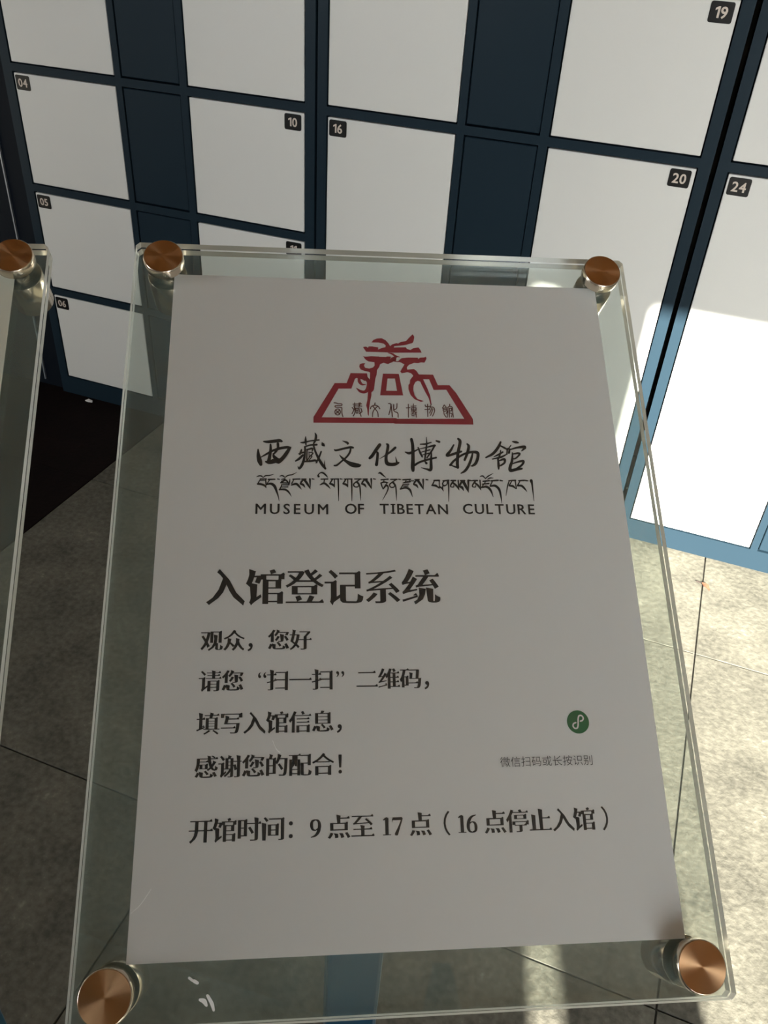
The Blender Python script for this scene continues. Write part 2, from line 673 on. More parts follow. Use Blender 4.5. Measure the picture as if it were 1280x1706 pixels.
def locker(x0, x1, colL, colR, rowsL, rowsR, numL, numR, label):
    root = empty('locker_cabinet', ((x0 + x1) / 2, YL, 0))
    off = Matrix.Translation(-root.location)
    tag(root, label, 'locker', 'lockers along the wall')
    fr = MB()
    yb = YL + 0.03
    fr.box((x0, yb, 0.0), (x1, Y1 - 0.01, ZTOP))                      # carcass behind the doors
    fr.box((x0, YL, 0.0), (x1, yb, 0.0607 - 0.003))                   # plinth rail
    fr.box((x0, YL, 1.790 + 0.003), (x1, yb, ZTOP))                   # head rail
    mid0, mid1 = colL[1], colR[0]
    z0, z1 = 0.0577, 1.793
    g_ = 0.003
    for a, b in ((x0, colL[0] - g_), (colL[1] + g_, colL[1] + 0.020), (mid1 - 0.022, mid1 - g_), (colR[1] + g_, x1)):
        fr.box((a, YL, z0), (b, yb, z1))

    def spans(rows):
        return [(rows[i][1] + g_ if False else rows[i + 1][0] + g_, rows[i][1] - g_) for i in range(len(rows) - 1)]

    for col, rows in ((colL, rowsL), (colR, rowsR)):
        for a, b in spans(rows):
            fr.box((col[0] - g_, YL, a), (col[1] + g_, yb, b))
    pr = rowsL
    for a, b in spans(pr):
        fr.box((mid0 + 0.020, YL, a), (mid1 - 0.022, yb, b))
    fr.build('frame', 'navy', root, off)
    # doors
    for col, rows, num, left in ((colL, rowsL, numL, True), (colR, rowsR, numR, False)):
        for k, (zt, zb) in enumerate(rows):
            dw, dh = col[1] - col[0], zt - zb
            d = link_mesh('door', door_mesh(dw, dh), root,
                          Matrix.Translation(Vector(((col[0] + col[1]) / 2, YL + 0.0015, (zt + zb) / 2)) - root.location))
            px_ = (-dw / 2 + 0.0255) if left else (dw / 2 - 0.0285)
            pz_ = dh / 2 - 0.0215
            link_mesh('number_plate', PLATE, d, Matrix.Translation((px_, 0.0001, pz_)))
            fl_ = Flat()
            s = '%02d' % (num + k)
            x = 0
            for ch in s:
                sh_ = poly([(.20, 0), (.345, 0), (.345, .70), (.23, .70), (.03, .585), (.03, .455), (.20, .54)]) if ch == '1' else reweight(ch, 0.022, 0.018)
                xa = min(p[0] for p in sh_[0])
                xb = max(p[0] for p in sh_[0])
                fl_.add(sh_, lambda u, v_, x=x, xa=xa: (x + (u - xa) * 0.0265, v_ * 0.0265))
                x += (xb - xa) * 0.0265 + 0.0016
            me_w = x - 0.0016
            fl_.v = [(a - me_w / 2, 0.0, b - 0.0093) for a, b, c in fl_.v]
            me = bpy.data.meshes.new('number')
            me.from_pydata(fl_.v, [], fl_.f)
            me.materials.append(MATS['plate_digits'])
            link_mesh('number', me, d, Matrix.Translation((px_, -0.0018, pz_)))
    # blank panels of the lock column between the two rows of doors
    for zt, zb in pr:
        b = MB()
        b.box((mid0 + 0.0225, YL + 0.002, zb + 0.0005), (mid1 - 0.0245, YL + 0.02, zt - 0.0005))
        o = b.build('lock_panel', 'navy', root, off)
        bm_bevel(o.data, 0.0015, 1)
    return root


six = list(zip(ROW_T, ROW_B))
four = six[:3] + [(ROW_T[3], ROW_B[5])]
locker(-1.745, -0.870, (-1.714, -1.408), (-1.2007, -0.8974), six, six, 1, 7,
       'navy and white locker with six small doors a side, numbered 01 to 12')
locker(-0.864, 0.0025, (-0.838, -0.5353), (-0.3286, -0.0246), four, four, 13, 17,
       'navy and white locker with tall bottom doors numbered 16 and 20')
locker(0.013, 0.880, (0.038, 0.332), (0.545, 0.848), four, four, 21, 25,
       'navy and white locker with a tall bottom door numbered 24, in sunlight')

# ------------------------------------------------------------------ sign holders
EX = Vector((0.89852714, 0.42901556, -0.0077035)).normalized()
EY = Vector((-0.35634856, 0.75857279, 0.55331267))
EY = (EY - EX * EX.dot(EY)).normalized()
EN = EX.cross(EY)
TL = CAM + Vector((-0.22883722, 0.33415779, -0.14848698))             # top left corner of the notice
SHEET = Matrix(((EX.x, EY.x, EN.x, TL.x), (EX.y, EY.y, EN.y, TL.y), (EX.z, EY.z, EN.z, TL.z), (0, 0, 0, 1)))


def uv(px, py):
    """where a traced point of the print lies on the flat sheet, in metres from its top left corner"""
    d = FWD + RIGHT * ((px - 640) / FPX) - UP * ((py - 853) / FPX)
    p = CAM + d * ((TL - CAM).dot(EN) / d.dot(EN)) - TL
    return p.dot(EX), p.dot(EY)


PU0, PU1, PV0, PV1 = -0.0185, 0.2250, -0.3175, 0.0147


def panel_mesh(z0, z1, face):
    c = 0.0018
    pts = [(PU0 + c, PV0), (PU1 - c, PV0), (PU1, PV0 + c), (PU1, PV1 - c), (PU1 - c, PV1), (PU0 + c, PV1), (PU0, PV1 - c), (PU0, PV0 + c)]
    n = len(pts)
    b = MB()
    b.add([(x, y, z0) for x, y in pts] + [(x, y, z1) for x, y in pts], [tuple(reversed(range(n))), tuple(range(n, 2 * n))], 0)
    b.add([(x, y, z0) for x, y in pts] + [(x, y, z1) for x, y in pts], [(i, (i + 1) % n, n + (i + 1) % n, n + i) for i in range(n)], 1)
    return b.mesh('acrylic_panel', [face, 'acrylic_edge'])


FRONT, BACK = panel_mesh(0.0004, 0.0042, 'acrylic_face'), panel_mesh(-0.0044, -0.0006, 'acrylic_back')
R_ = 0.0094
cp = MB()
cp.lathe([(R_ - 0.0002, 0.0043), (R_, 0.0046), (R_, 0.0094), (R_ - 0.0005, 0.0100)], 56, 0)
cp.m[-1] = 1
CAPM = cp.mesh('cap', ['steel', 'steel_brown_reflection'], True)
br = MB()
br.lathe([(R_ - 0.0006, -0.0265), (R_, -0.0260), (R_, -0.0048), (R_ - 0.0002, -0.0045)], 56, 0)
BARM = br.mesh('barrel', 'steel', True)
pn = MB()
pn.lathe([(0.003, -0.0046), (0.003, 0.0044)], 20, 0)
PINM = pn.mesh('screw', 'steel', True)


def sign_holder(M, label):
    cen = M @ Vector((0.098, -0.150, -0.034))
    root = empty('sign_holder', (cen.x, cen.y, 0))
    tag(root, label, 'sign holder', 'acrylic sign holders on posts')
    off = Matrix.Translation(-root.location)
    link_mesh('front_panel', FRONT, root, off @ M)
    link_mesh('back_panel', BACK, root, off @ M)
    for u_, v_ in ((-0.0042, 0.0030), (0.2112, 0.0036), (-0.0047, -0.3058), (0.2108, -0.3054)):
        T = off @ M @ Matrix.Translation((u_, v_, 0)) @ Matrix.Rotation(math.radians(17), 4, 'Z')
        s = link_mesh('standoff', CAPM, root, T)
        link_mesh('barrel', BARM, s)
        link_mesh('screw', PINM, s)
    # mounting plate behind the sheet, neck and square post
    b = MB()
    b.box((0.045, -0.215, -0.0105), (0.161, -0.085, -0.0050))
    b.build('mounting_plate', 'post_teal', root, off @ M, bevel=0.001)
    b = MB()
    top = cen.z + 0.012
    b.box((-0.019, -0.019, 0.012), (0.019, 0.019, top))
    yaw = math.atan2(EX.y, EX.x)
    b.build('post', 'post_teal', root, Matrix.Rotation(yaw, 4, 'Z'), bevel=0.003)
    b = MB()
    b.lathe([(0.123, 0.0015), (0.125, 0.003), (0.123, 0.010), (0.060, 0.013)], 64)
    b.build('base_plate', 'post_teal', root, smooth=False)
    return root


sign_holder(SHEET, 'clear acrylic sign holder clamping the printed museum notice')
M2 = SHEET @ Matrix.Translation((-0.0583 - PU1 - 0.001, -0.0030, 0.0)) @ Matrix.Translation((PU1, PV1, 0)) @ \
    Matrix.Rotation(math.radians(1.1), 4, 'Z') @ Matrix.Translation((-PU1, -PV1, 0))
M2 = Matrix.Translation(EN * 0.0) @ M2
sign_holder(M2, 'clear acrylic sign holder with a cream sheet, standing beside the museum notice')


def sheet(name, M, material, label):
    b = MB()
    b.box((0, -0.297, -0.0002), (0.210, 0, 0.0))
    o = b.build(name, material, None, M)
    tag(o, label, 'notice', 'A4 sheets held in the acrylic holders')
    return o


NOTE = sheet('notice_sheet', SHEET, 'paper', 'white paper notice printed with red museum emblem and black Chinese text')
sheet('notice_sheet', M2, 'paper_cream', 'cream paper sheet clamped in the neighbouring acrylic holder')
PRINT = Matrix.Translation((0, 0, 0.00012))


def crop(x0, y0, s):
    return lambda x, y: uv(x0 + x / s, y0 + y / s)


C1, C2 = crop(520, 550, 1280 / 140), crop(650, 550, 1280 / 150)
# ---- emblem
em = Flat()
em.add(poly([(22, 1412), (22, 1325), (345, 808), (527, 808), (588, 655), (838, 660), (850, 730), (872, 765), (800, 775), (760, 752), (705, 742), (682, 730), (655, 742), (600, 893), (405, 893), (148, 1330), (1290, 1342), (1290, 1422)]), C1)
em.add(poly([(60, 1262), (1055, 1262), (800, 850), (620, 852), (555, 700), (440, 700), (400, 632), (612, 635), (680, 785), (845, 785), (938, 893), (1178, 1265), (1185, 1345), (60, 1332)]), C2)
em.add(ribbon([(835, 745, 60), (866, 800, 62), (855, 890, 66), (805, 942, 48), (735, 932, 40), (678, 885, 10)]), C1)
em.add(ribbon([(715, 745, 40), (725, 790, 48), (765, 830, 30), (820, 828, 8)]), C1)
em.add(poly([(775, 395), (815, 408), (905, 398), (1005, 406), (1012, 397), (1020, 410), (1130, 412), (1140, 403), (1200, 405), (1190, 442), (1215, 420), (1262, 398), (1285, 430), (1280, 470), (1210, 490), (1160, 520), (1090, 500), (1040, 520), (1020, 570), (990, 610), (985, 680), (965, 740), (945, 900), (930, 930), (905, 950), (905, 1000), (885, 1090), (870, 1190), (865, 1310), (850, 1290), (840, 1200), (825, 1150), (845, 1060), (852, 950), (870, 890), (880, 780), (885, 650), (860, 635), (800, 625), (740, 600), (720, 560), (730, 520), (760, 508), (810, 505), (790, 540), (810, 575), (870, 588), (930, 570), (955, 540), (950, 490), (860, 480), (815, 450)]), C1)
cut = lambda x, y: ((650 + x / (1280 / 150.) - 520) * 1280 / 140., (y / (1280 / 150.)) * 1280 / 140.)
em.add(poly([(775, 258), (825, 252), (850, 270), (865, 250), (920, 250), (1010, 265), (1005, 300), (1060, 275), (1118, 262), (1122, 235), (1090, 208), (1020, 192), (905, 190), (935, 150), (990, 130), (1060, 125), (1120, 155), (1165, 205), (1190, 245), (1225, 215)] +
            [cut(*q) for q in ((30, 205), (95, 185), (110, 195), (150, 172), (230, 155), (270, 110), (320, 62), (345, 95), (335, 155), (320, 185), (230, 210), (150, 222), (60, 230), (55, 250), (120, 248), (225, 245), (240, 268), (290, 285), (330, 258), (405, 248), (430, 280), (450, 322))] +
            [(1280, 345), (825, 332)]), C1)
em.add(ribbon([(-25, 325, 10), (30, 340, 24), (80, 372, 28), (138, 385, 8)]), C2)
em.add(ribbon([(100, 378, 14), (62, 410, 26), (25, 445, 30), (-25, 462, 30)]), C2)
em.add(ribbon([(60, 445, 10), (115, 452, 12)]), C2)
em.add(poly([(110, 450), (165, 400), (245, 393), (395, 393), (402, 415), (425, 393), (490, 390), (508, 378), (520, 405), (490, 465), (440, 460), (400, 472), (340, 468), (270, 495), (240, 530), (245, 562), (340, 555), (375, 580), (410, 632), (470, 700), (530, 830), (570, 930), (590, 1050), (575, 1060), (550, 970), (500, 880), (455, 790), (430, 735), (395, 722), (360, 740), (335, 790), (330, 860), (350, 930), (390, 980), (480, 1010), (440, 1022), (350, 985), (290, 920), (262, 840), (262, 780), (280, 760), (285, 710), (330, 650), (300, 615), (250, 600), (165, 615), (145, 590), (205, 490), (150, 460)]), C2)
# keyhole-shaped window of the emblem
WO = [(1080, 665), cut(125, 625), cut(187, 930), (1038, 995)]
WI = [(1150, 740), cut(70, 690), cut(100, 865), (1130, 925)]
for i in range(4):
    j = (i + 1) % 4
    em.add(poly([WO[i], WO[j], WI[j], WI[i]]), C1)
em.build('emblem', 'logo_red', NOTE, PRINT)

se = Flat()


def lines(fl_, fn, w_, *strokes):
    for s in strokes:
        fl_.add(ribbon([(x, y, w_) for x, y in s], 3), fn)


lines(se, C1, 15, [(335, 1108), (370, 1112), (395, 1122), (450, 1125), (455, 1145), (440, 1150), (365, 1150), (350, 1162), (362, 1175), (445, 1178), (455, 1200), (455, 1260), (470, 1320)],
      [(390 + 42 * math.cos(t * .5236), 1248 + 46 * math.sin(t * .5236)) for t in range(13)], [(362, 1222), (418, 1274)], [(418, 1222), (362, 1274)],
      [(625, 1130), (755, 1125)], [(650, 1110), (652, 1145)], [(735, 1108), (728, 1145)], [(635, 1155), (760, 1160)], [(640, 1155), (645, 1200), (610, 1275)],
      [(612, 1180), (640, 1215)], [(655, 1175), (652, 1260), (628, 1310)], [(670, 1190), (700, 1190)], [(700, 1190), (700, 1265)], [(700, 1265), (670, 1265)], [(670, 1265), (670, 1190)], [(670, 1228), (700, 1228)],
      [(718, 1110), (718, 1200), (735, 1270), (748, 1315)], [(745, 1190), (763, 1245)], [(760, 1245), (720, 1275)],
      [(960, 1110), (955, 1140)], [(890, 1200), (905, 1165), (960, 1145), (1010, 1165), (1032, 1200)], [(925, 1160), (960, 1200), (1000, 1255), (1008, 1320)], [(1000, 1160), (950, 1210), (925, 1260), (922, 1320)],
      [(1165, 1120), (1200, 1130), (1190, 1220), (1170, 1290)], [(1205, 1135), (1225, 1320)])
lines(se, C2, 13, [(52, 1060), (55, 1150), (110, 1180), (115, 1240)], [(100, 1045), (95, 1110), (60, 1135)],
      [(230, 1108), (285, 1105)], [(260, 1055), (262, 1240)], [(300, 1085), (370, 1080)], [(332, 1050), (330, 1150)], [(305, 1105), (370, 1105)], [(370, 1105), (370, 1145)], [(370, 1145), (305, 1145)], [(305, 1145), (305, 1105)], [(305, 1125), (370, 1125)],
      [(300, 1165), (380, 1168)], [(345, 1150), (320, 1190)], [(300, 1195), (375, 1195)], [(365, 1170), (375, 1240)], [(310, 1218), (345, 1220)],
      [(500, 1065), (510, 1090), (570, 1085)], [(535, 1055), (537, 1230)], [(495, 1130), (565, 1125)], [(585, 1055), (560, 1130)], [(575, 1095), (620, 1100), (635, 1150), (605, 1225)], [(595, 1110), (562, 1180)], [(612, 1120), (575, 1215)],
      [(770, 1065), (745, 1110)], [(770, 1065), (800, 1100)], [(755, 1112), (800, 1112), (800, 1150), (757, 1150), (755, 1112)], [(757, 1131), (800, 1131)], [(765, 1150), (770, 1200), (800, 1240)], [(818, 1150), (800, 1190)],
      [(850, 1055), (848, 1085)], [(820, 1100), (850, 1085), (885, 1100), (890, 1160), (902, 1240)], [(825, 1100), (822, 1180), (815, 1240)], [(845, 1112), (875, 1112)], [(875, 1112), (875, 1150)], [(875, 1150), (845, 1150)], [(845, 1112), (845, 1240)], [(845, 1180), (880, 1190), (875, 1235)])
se.build('seal_script_line', 'seal_brown', NOTE, PRINT)

# ---- brush-written museum name
K3, K4, K5 = crop(420, 720, 1280 / 130), crop(545, 720, 1280 / 130), crop(665, 720, 1280 / 220)
br_ = Flat()
for fn, strokes in (
    (K3, [[(190, 155, 18), (260, 160, 36), (380, 148, 42), (450, 140, 44), (488, 152, 28)],
          [(100, 285, 18), (105, 380, 48), (125, 470, 62), (145, 530, 42)],
          [(150, 410, 14), (240, 360, 26), (330, 310, 28), (450, 270, 34), (570, 250, 36), (632, 256, 24)],
          [(620, 260, 36), (570, 340, 46), (510, 420, 48), (440, 485, 52), (400, 498, 20)],
          [(305, 205, 24), (305, 300, 36), (290, 400, 42), (275, 480, 50)],
          [(425, 190, 36), (425, 260, 32), (390, 320, 30), (355, 365, 16)],
          [(225, 485, 22), (280, 500, 42), (350, 478, 60), (430, 458, 52)],
          [(345, 345, 8), (360, 400, 38), (400, 440, 46)],
          [(795, 172, 10), (850, 172, 24), (960, 145, 18), (1100, 130, 20)],
          [(880, 75, 12), (880, 140, 28), (885, 210, 18)],
          [(1035, 15, 12), (1050, 60, 30), (1040, 130, 32), (1010, 190, 18)],
          [(860, 245, 16), (950, 215, 22), (1062, 208, 26)],
          [(870, 240, 22), (870, 330, 26), (852, 450, 32), (820, 540, 36), (775, 598, 28), (752, 560, 6)],
          [(812, 290, 20), (800, 330, 28), (785, 365, 24)],
          [(762, 358, 10), (840, 335, 26)],
          [(715, 475, 18), (770, 440, 32), (835, 378, 28)],
          [(900, 290, 20), (990, 270, 26), (985, 318, 12)],
          [(905, 290, 16), (900, 400, 18), (900, 470, 18)],
          [(935, 325, 10), (938, 420, 12)],
          [(930, 330, 10), (1000, 345, 18), (950, 400, 14), (902, 475, 14)],
          [(940, 400, 10), (985, 395, 14), (940, 460, 12)],
          [(850, 485, 20), (960, 477, 26), (1040, 465, 28), (1065, 502, 18)],
          [(1010, 220, 22), (1040, 320, 26), (1090, 430, 32), (1150, 530, 38), (1203, 598, 28)],
          [(1203, 598, 16), (1190, 520, 12), (1195, 460, 4)],
          [(1135, 320, 20), (1110, 390, 23), (1072, 470, 24), (1050, 508, 12)],
          [(1150, 175, 14), (1165, 205, 44), (1182, 222, 24)]]),
    (K4, [[(255, 145, 8), (310, 165, 26), (343, 185, 30), (335, 205, 8)],
          [(125, 290, 18), (150, 300, 26), (260, 275, 28), (380, 250, 30), (428, 256, 26)],
          [(390, 260, 22), (375, 330, 26), (330, 400, 24), (240, 480, 22), (160, 545, 24), (118, 550, 18)],
          [(205, 375, 8), (250, 425, 28), (330, 490, 40), (420, 535, 62), (520, 548, 48), (556, 540, 14)],
          [(865, 210, 44), (800, 300, 42), (740, 390, 42), (700, 428, 34)],
          [(815, 325, 18), (830, 350, 34), (825, 440, 34), (812, 535, 42)],
          [(975, 195, 18), (1000, 220, 36), (985, 330, 36), (968, 430, 40), (985, 510, 50), (1050, 532, 44), (1120, 525, 42), (1178, 502, 20)],
          [(1145, 495, 26), (1125, 405, 5)],
          [(1120, 255, 32), (1060, 310, 30), (1000, 355, 24), (930, 400, 12), (860, 440, 5)]]),
    (K5, [[(62, 195, 10), (100, 205, 20), (150, 185, 14), (190, 165, 8)],
          [(120, 70, 22), (132, 130, 24), (135, 250, 27), (133, 340, 30), (136, 372, 24)],
          [(205, 118, 8), (260, 115, 14), (312, 100, 8)],
          [(265, 50, 5), (268, 120, 12), (258, 200, 14), (250, 270, 12)],
          [(360, 85, 12), (390, 95, 18)],
          [(185, 150, 10), (205, 200, 16), (225, 240, 12)],
          [(190, 165, 6), (260, 150, 9), (340, 130, 16), (352, 133, 10)],
          [(345, 133, 14), (312, 190, 14), (270, 250, 10)],
          [(215, 195, 6), (300, 172, 10)], [(218, 225, 6), (290, 205, 10)],
          [(150, 322, 18), (200, 292, 16), (280, 267, 16), (360, 248, 14)],
          [(250, 285, 8), (265, 302, 20)],
          [(315, 195, 8), (310, 280, 20), (308, 362, 25), (270, 360, 14), (215, 345, 5)],
          [(530, 125, 12), (500, 180, 19), (467, 220, 22), (480, 228, 18), (560, 202, 20), (605, 188, 14)],
          [(572, 65, 16), (592, 95, 24), (572, 200, 23), (565, 300, 24), (570, 343, 22)], [(570, 345, 14), (530, 332, 12), (495, 316, 8)],
          [(497, 320, 18), (540, 272, 17), (620, 218, 16), (700, 195, 19), (758, 200, 24), (765, 240, 23), (745, 300, 23), (715, 326, 16), (695, 328, 6)],
          [(660, 115, 12), (675, 140, 22), (660, 210, 20), (636, 270, 16)],
          [(715, 197, 12), (700, 260, 19), (672, 330, 21), (640, 375, 20), (600, 400, 8)],
          [(985, 97, 14), (960, 150, 22), (910, 210, 21), (842, 247, 12)],
          [(985, 135, 10), (1020, 152, 15), (1050, 172, 8)], [(1085, 128, 8), (1050, 175, 10)],
          [(920, 240, 7), (960, 220, 13), (1005, 195, 14)], [(985, 178, 9), (980, 215, 12), (958, 270, 14)],
          [(905, 262, 9), (990, 242, 15), (1050, 212, 8)], [(1050, 160, 12), (1045, 215, 12)],
          [(960, 262, 12), (965, 320, 20), (966, 358, 12)], [(970, 278, 10), (1020, 264, 20), (1022, 298, 16), (985, 325, 14)],
          [(1100, 92, 10), (1130, 98, 20), (1155, 103, 12)],
          [(1072, 165, 14), (1066, 202, 16)], [(1070, 172, 10), (1150, 150, 16), (1222, 146, 22), (1190, 182, 10)],
          [(1100, 200, 9), (1095, 280, 19), (1077, 340, 24), (1082, 372, 26), (1130, 364, 22), (1190, 355, 16)],
          [(1095, 215, 8), (1150, 205, 16), (1170, 215, 14), (1130, 255, 12), (1098, 260, 8)],
          [(1098, 308, 8), (1150, 290, 14), (1205, 282, 20), (1190, 320, 16), (1130, 362, 16)]])):
    for s in strokes:
        br_.add(ribbon([(x, y, w_ * 1.28) for x, y, w_ in s]), fn)
br_.build('brush_lettering', 'ink', NOTE, PRINT)

# ---- Tibetan line
T6, T7, T8 = crop(420, 782, 8), crop(570, 782, 8), crop(710, 782, 1280 / 190)
tb = Flat()


def sa(x, y, w_=1.0):
    return [[(x, y, 12), (x + 58 * w_, y, 14)], [(x + 30 * w_, y, 12), (x, y + 32, 18), (x - 16 * w_, y + 60, 14)],
            [(x - 16 * w_, y + 65, 14), (x + 20 * w_, y + 76, 22), (x + 44 * w_, y + 112, 5)],
            [(x + 38 * w_, y + 10, 24), (x + 80 * w_, y + 70, 22), (x + 116 * w_, y + 132, 5)],
            [(x + 110 * w_, y - 2, 18), (x + 112 * w_, y + 50, 14), (x + 114 * w_, y + 125, 5)]]


def ga(x, y):
    return [[(x, y, 10), (x + 104, y, 14)], [(x + 25, y, 14), (x - 12, y + 60, 14)], [(x - 15, y + 62, 14), (x + 28, y + 76, 22), (x + 52, y + 110, 5)],
            [(x + 48, y + 5, 12), (x + 50, y + 98, 8)], [(x + 99, y, 16), (x + 103, y + 125, 14), (x + 104, y + 292, 5)]]


def na(x, y):
    return [[(x, y, 12), (x + 86, y, 14)], [(x + 70, y + 6, 10), (x + 22, y + 38, 14), (x - 12, y + 68, 13), (x, y + 102, 12), (x + 42, y + 104, 12), (x + 52, y + 74, 10), (x + 25, y + 42, 12)],
            [(x + 35, y + 30, 10), (x + 66, y + 84, 14), (x + 76, y + 170, 14), (x + 78, y + 284, 4)]]


def ma(x, y):
    return [[(x, y, 12), (x + 52, y, 13)], [(x + 30, y + 3, 14), (x + 2, y + 42, 13), (x - 3, y + 68, 10), (x + 30, y + 73, 9), (x + 30, y + 55, 8)],
            [(x + 20, y + 22, 15), (x + 65, y + 62, 17), (x + 92, y + 107, 5)], [(x + 80, y - 2, 12), (x + 88, y + 98, 8)]]


def tsheg(x, y):
    return [[(x, y, 13), (x + 27, y + 4, 9)]]


for fn, strokes in (
    (T6, [[(62, 100, 6), (95, 88, 13), (125, 90, 13), (150, 112, 6)], [(148, 112, 6), (180, 86, 13), (230, 82, 13), (290, 65, 3)],
          [(110, 130, 14), (190, 130, 14)], [(115, 130, 8), (95, 160, 10), (76, 200, 12)], [(76, 196, 18), (120, 200, 20), (165, 215, 20), (190, 248, 6)],
          [(182, 130, 10), (185, 180, 12), (188, 240, 6)], [(112, 150, 7), (180, 150, 7)],
          [(217, 135, 15), (305, 133, 14)], [(235, 140, 10), (215, 170, 10), (196, 205, 12)],
          [(196, 205, 10), (250, 192, 22), (300, 225, 28), (330, 300, 19), (350, 360, 11), (362, 422, 4)]] + tsheg(342, 130) +
         [[(370, 92, 6), (405, 85, 13), (440, 108, 7)], [(440, 110, 7), (480, 82, 13), (540, 70, 11), (598, 40, 3)],
          [(395, 135, 10), (440, 126, 13)], [(390, 160, 10), (430, 150, 14), (382, 180, 14)], [(430, 140, 14), (460, 150, 16), (480, 180, 15), (498, 210, 7)],
          [(505, 130, 7), (500, 170, 13), (495, 205, 8)], [(390, 180, 14), (470, 184, 14)], [(392, 207, 12), (485, 207, 15)], [(388, 237, 10), (480, 235, 12)],
          [(400, 205, 10), (366, 275, 13)], [(366, 270, 15), (440, 270, 20), (490, 305, 17), (525, 362, 4)],
          [(545, 133, 13), (637, 130, 14)], [(556, 140, 10), (530, 190, 12)], [(527, 210, 13), (590, 195, 22), (630, 230, 19), (660, 268, 4)]] +
         sa(662, 131) + tsheg(802, 128) +
         [[(888, 95, 22), (880, 80, 12), (910, 48, 10), (950, 50, 17), (985, 80, 15), (1010, 110, 5)],
          [(920, 132, 12), (1010, 130, 14)], [(967, 135, 12), (960, 168, 11)], [(907, 208, 9), (960, 186, 21), (1005, 215, 20), (1045, 258, 5)]] +
         ga(1050, 130) + tsheg(1176, 128)),
    (T7, ga(28, 130) + na(168, 130) + sa(279, 130) + tsheg(421, 128) +
         [[(482, 55, 6), (510, 48, 19), (545, 78, 15), (585, 110, 5)], [(520, 140, 12), (615, 132, 14)], [(562, 140, 9), (555, 162, 9)], [(516, 185, 11), (560, 171, 16), (612, 180, 10)],
          [(520, 182, 15), (530, 220, 13), (548, 266, 6)], [(547, 262, 12), (590, 215, 19), (615, 240, 14), (600, 300, 12), (540, 410, 4)], [(600, 185, 9), (575, 215, 10)]] +
         na(647, 135) + tsheg(757, 133) +
         [[(810, 140, 13), (912, 135, 15)], [(855, 148, 9), (845, 165, 9)], [(812, 182, 9), (860, 171, 16), (910, 166, 13)], [(895, 140, 9), (905, 165, 9)],
          [(812, 202, 10), (890, 198, 13)], [(806, 224, 10), (880, 222, 12)], [(815, 200, 9), (777, 265, 11)], [(777, 264, 13), (850, 246, 21), (905, 275, 22), (940, 365, 4)], [(917, 155, 11), (955, 155, 11)]] +
         sa(971, 138) + tsheg(1121, 138)),
    (T8, [[(90, 127, 13), (150, 125, 13)], [(95, 127, 10), (70, 180, 11)], [(66, 180, 12), (110, 185, 18), (150, 215, 6)], [(148, 125, 10), (150, 212, 8)],
          [(192, 130, 13), (255, 125, 14)], [(205, 130, 11), (186, 160, 11), (200, 185, 13), (232, 172, 9), (240, 140, 10)], [(150, 195, 14), (180, 215, 13), (195, 246, 5)], [(186, 190, 9), (190, 235, 8)],
          [(250, 125, 13), (255, 230, 11), (255, 362, 4)]] + ma(280, 127) + sa(388, 128, 0.78) + tsheg(490, 125) + ma(525, 127) +
         [[(605, 82, 5), (635, 75, 12), (665, 102, 7)], [(665, 106, 7), (700, 76, 11), (755, 45, 3)], [(692, 110, 7), (720, 98, 11), (755, 98, 4)],
          [(640, 135, 12), (710, 128, 13)], [(668, 140, 7), (655, 158, 9)], [(630, 167, 9), (705, 160, 12)], [(650, 165, 8), (626, 200, 11)], [(622, 205, 12), (680, 196, 20), (725, 235, 18), (755, 310, 4)],
          [(730, 130, 13), (810, 125, 13)], [(745, 135, 9), (720, 185, 11)], [(720, 190, 12), (775, 185, 20), (820, 225, 20), (840, 300, 13), (852, 380, 4)]] + tsheg(832, 126) +
         [[(930, 128, 11), (1005, 125, 13)], [(935, 128, 10), (915, 190, 11), (898, 295, 4)], [(960, 135, 9), (935, 180, 11)], [(935, 185, 12), (975, 190, 18), (1010, 220, 6)], [(1000, 125, 11), (1015, 218, 8)],
          [(1040, 128, 11), (1105, 125, 13)], [(1055, 130, 8), (1030, 175, 11)], [(1027, 185, 12), (1070, 185, 18), (1105, 215, 15), (1132, 250, 4)]] + tsheg(1118, 126) +
         [[(1180, 128, 26), (1190, 165, 16), (1200, 250, 10), (1212, 355, 4)]])):
    for s in strokes:
        tb.add(ribbon([(x, y, w_ * 1.38) for x, y, w_ in s], 4), fn)
tb.build('tibetan_lettering', 'ink', NOTE, PRINT)

# ---- English line
en = Flat()
for word, xa, xb in (('MUSEUM', 425.5, 547), ('OF', 575, 607), ('TIBETAN', 633, 747), ('CULTURE', 772, 891.5)):
    u0, v0 = uv(xa, 856)
    u1, _ = uv(xb, 856)
    hgt = 0.0047 / 0.69
    shp = []
    for ch in word:
        s = reweight(ch, 0.018, 0.012)
        if ch == 'I':
            k = len(s[0])
            s = (s[0] + [(-.04, 0), (.28, 0), (.28, .08), (-.04, .08), (-.04, .61), (.28, .61), (.28, .69), (-.04, .69)], s[1] + [(k, k + 1, k + 2, k + 3), (k + 4, k + 5, k + 6, k + 7)])
        shp.append((s, min(p[0] for p in s[0]), max(p[0] for p in s[0])))
    tot = sum(b - a for _, a, b in shp) * hgt
    gap = (u1 - u0 - tot) / (len(word) - 1)
    x = u0
    for s, a, b in shp:
        en.add(s, lambda u_, v_, x=x, a=a: (x + (u_ - a) * hgt, v0 + v_ * hgt))
        x += (b - a) * hgt + gap
en.build('english_lettering', 'ink', NOTE, PRINT)

# ---- Chinese lines in a serifed book face
ZW, ZH = 0.030, -0.014


def cell(fl_, ch, cu, cv, size, a=ZW, b=ZH, serif=True):
    sh_ = reweight(ch, a, b, serif)
    fl_.add(sh_, lambda u_, v_: (cu + (u_ - 0.5) * size, cv + (v_ - 0.385) * size))


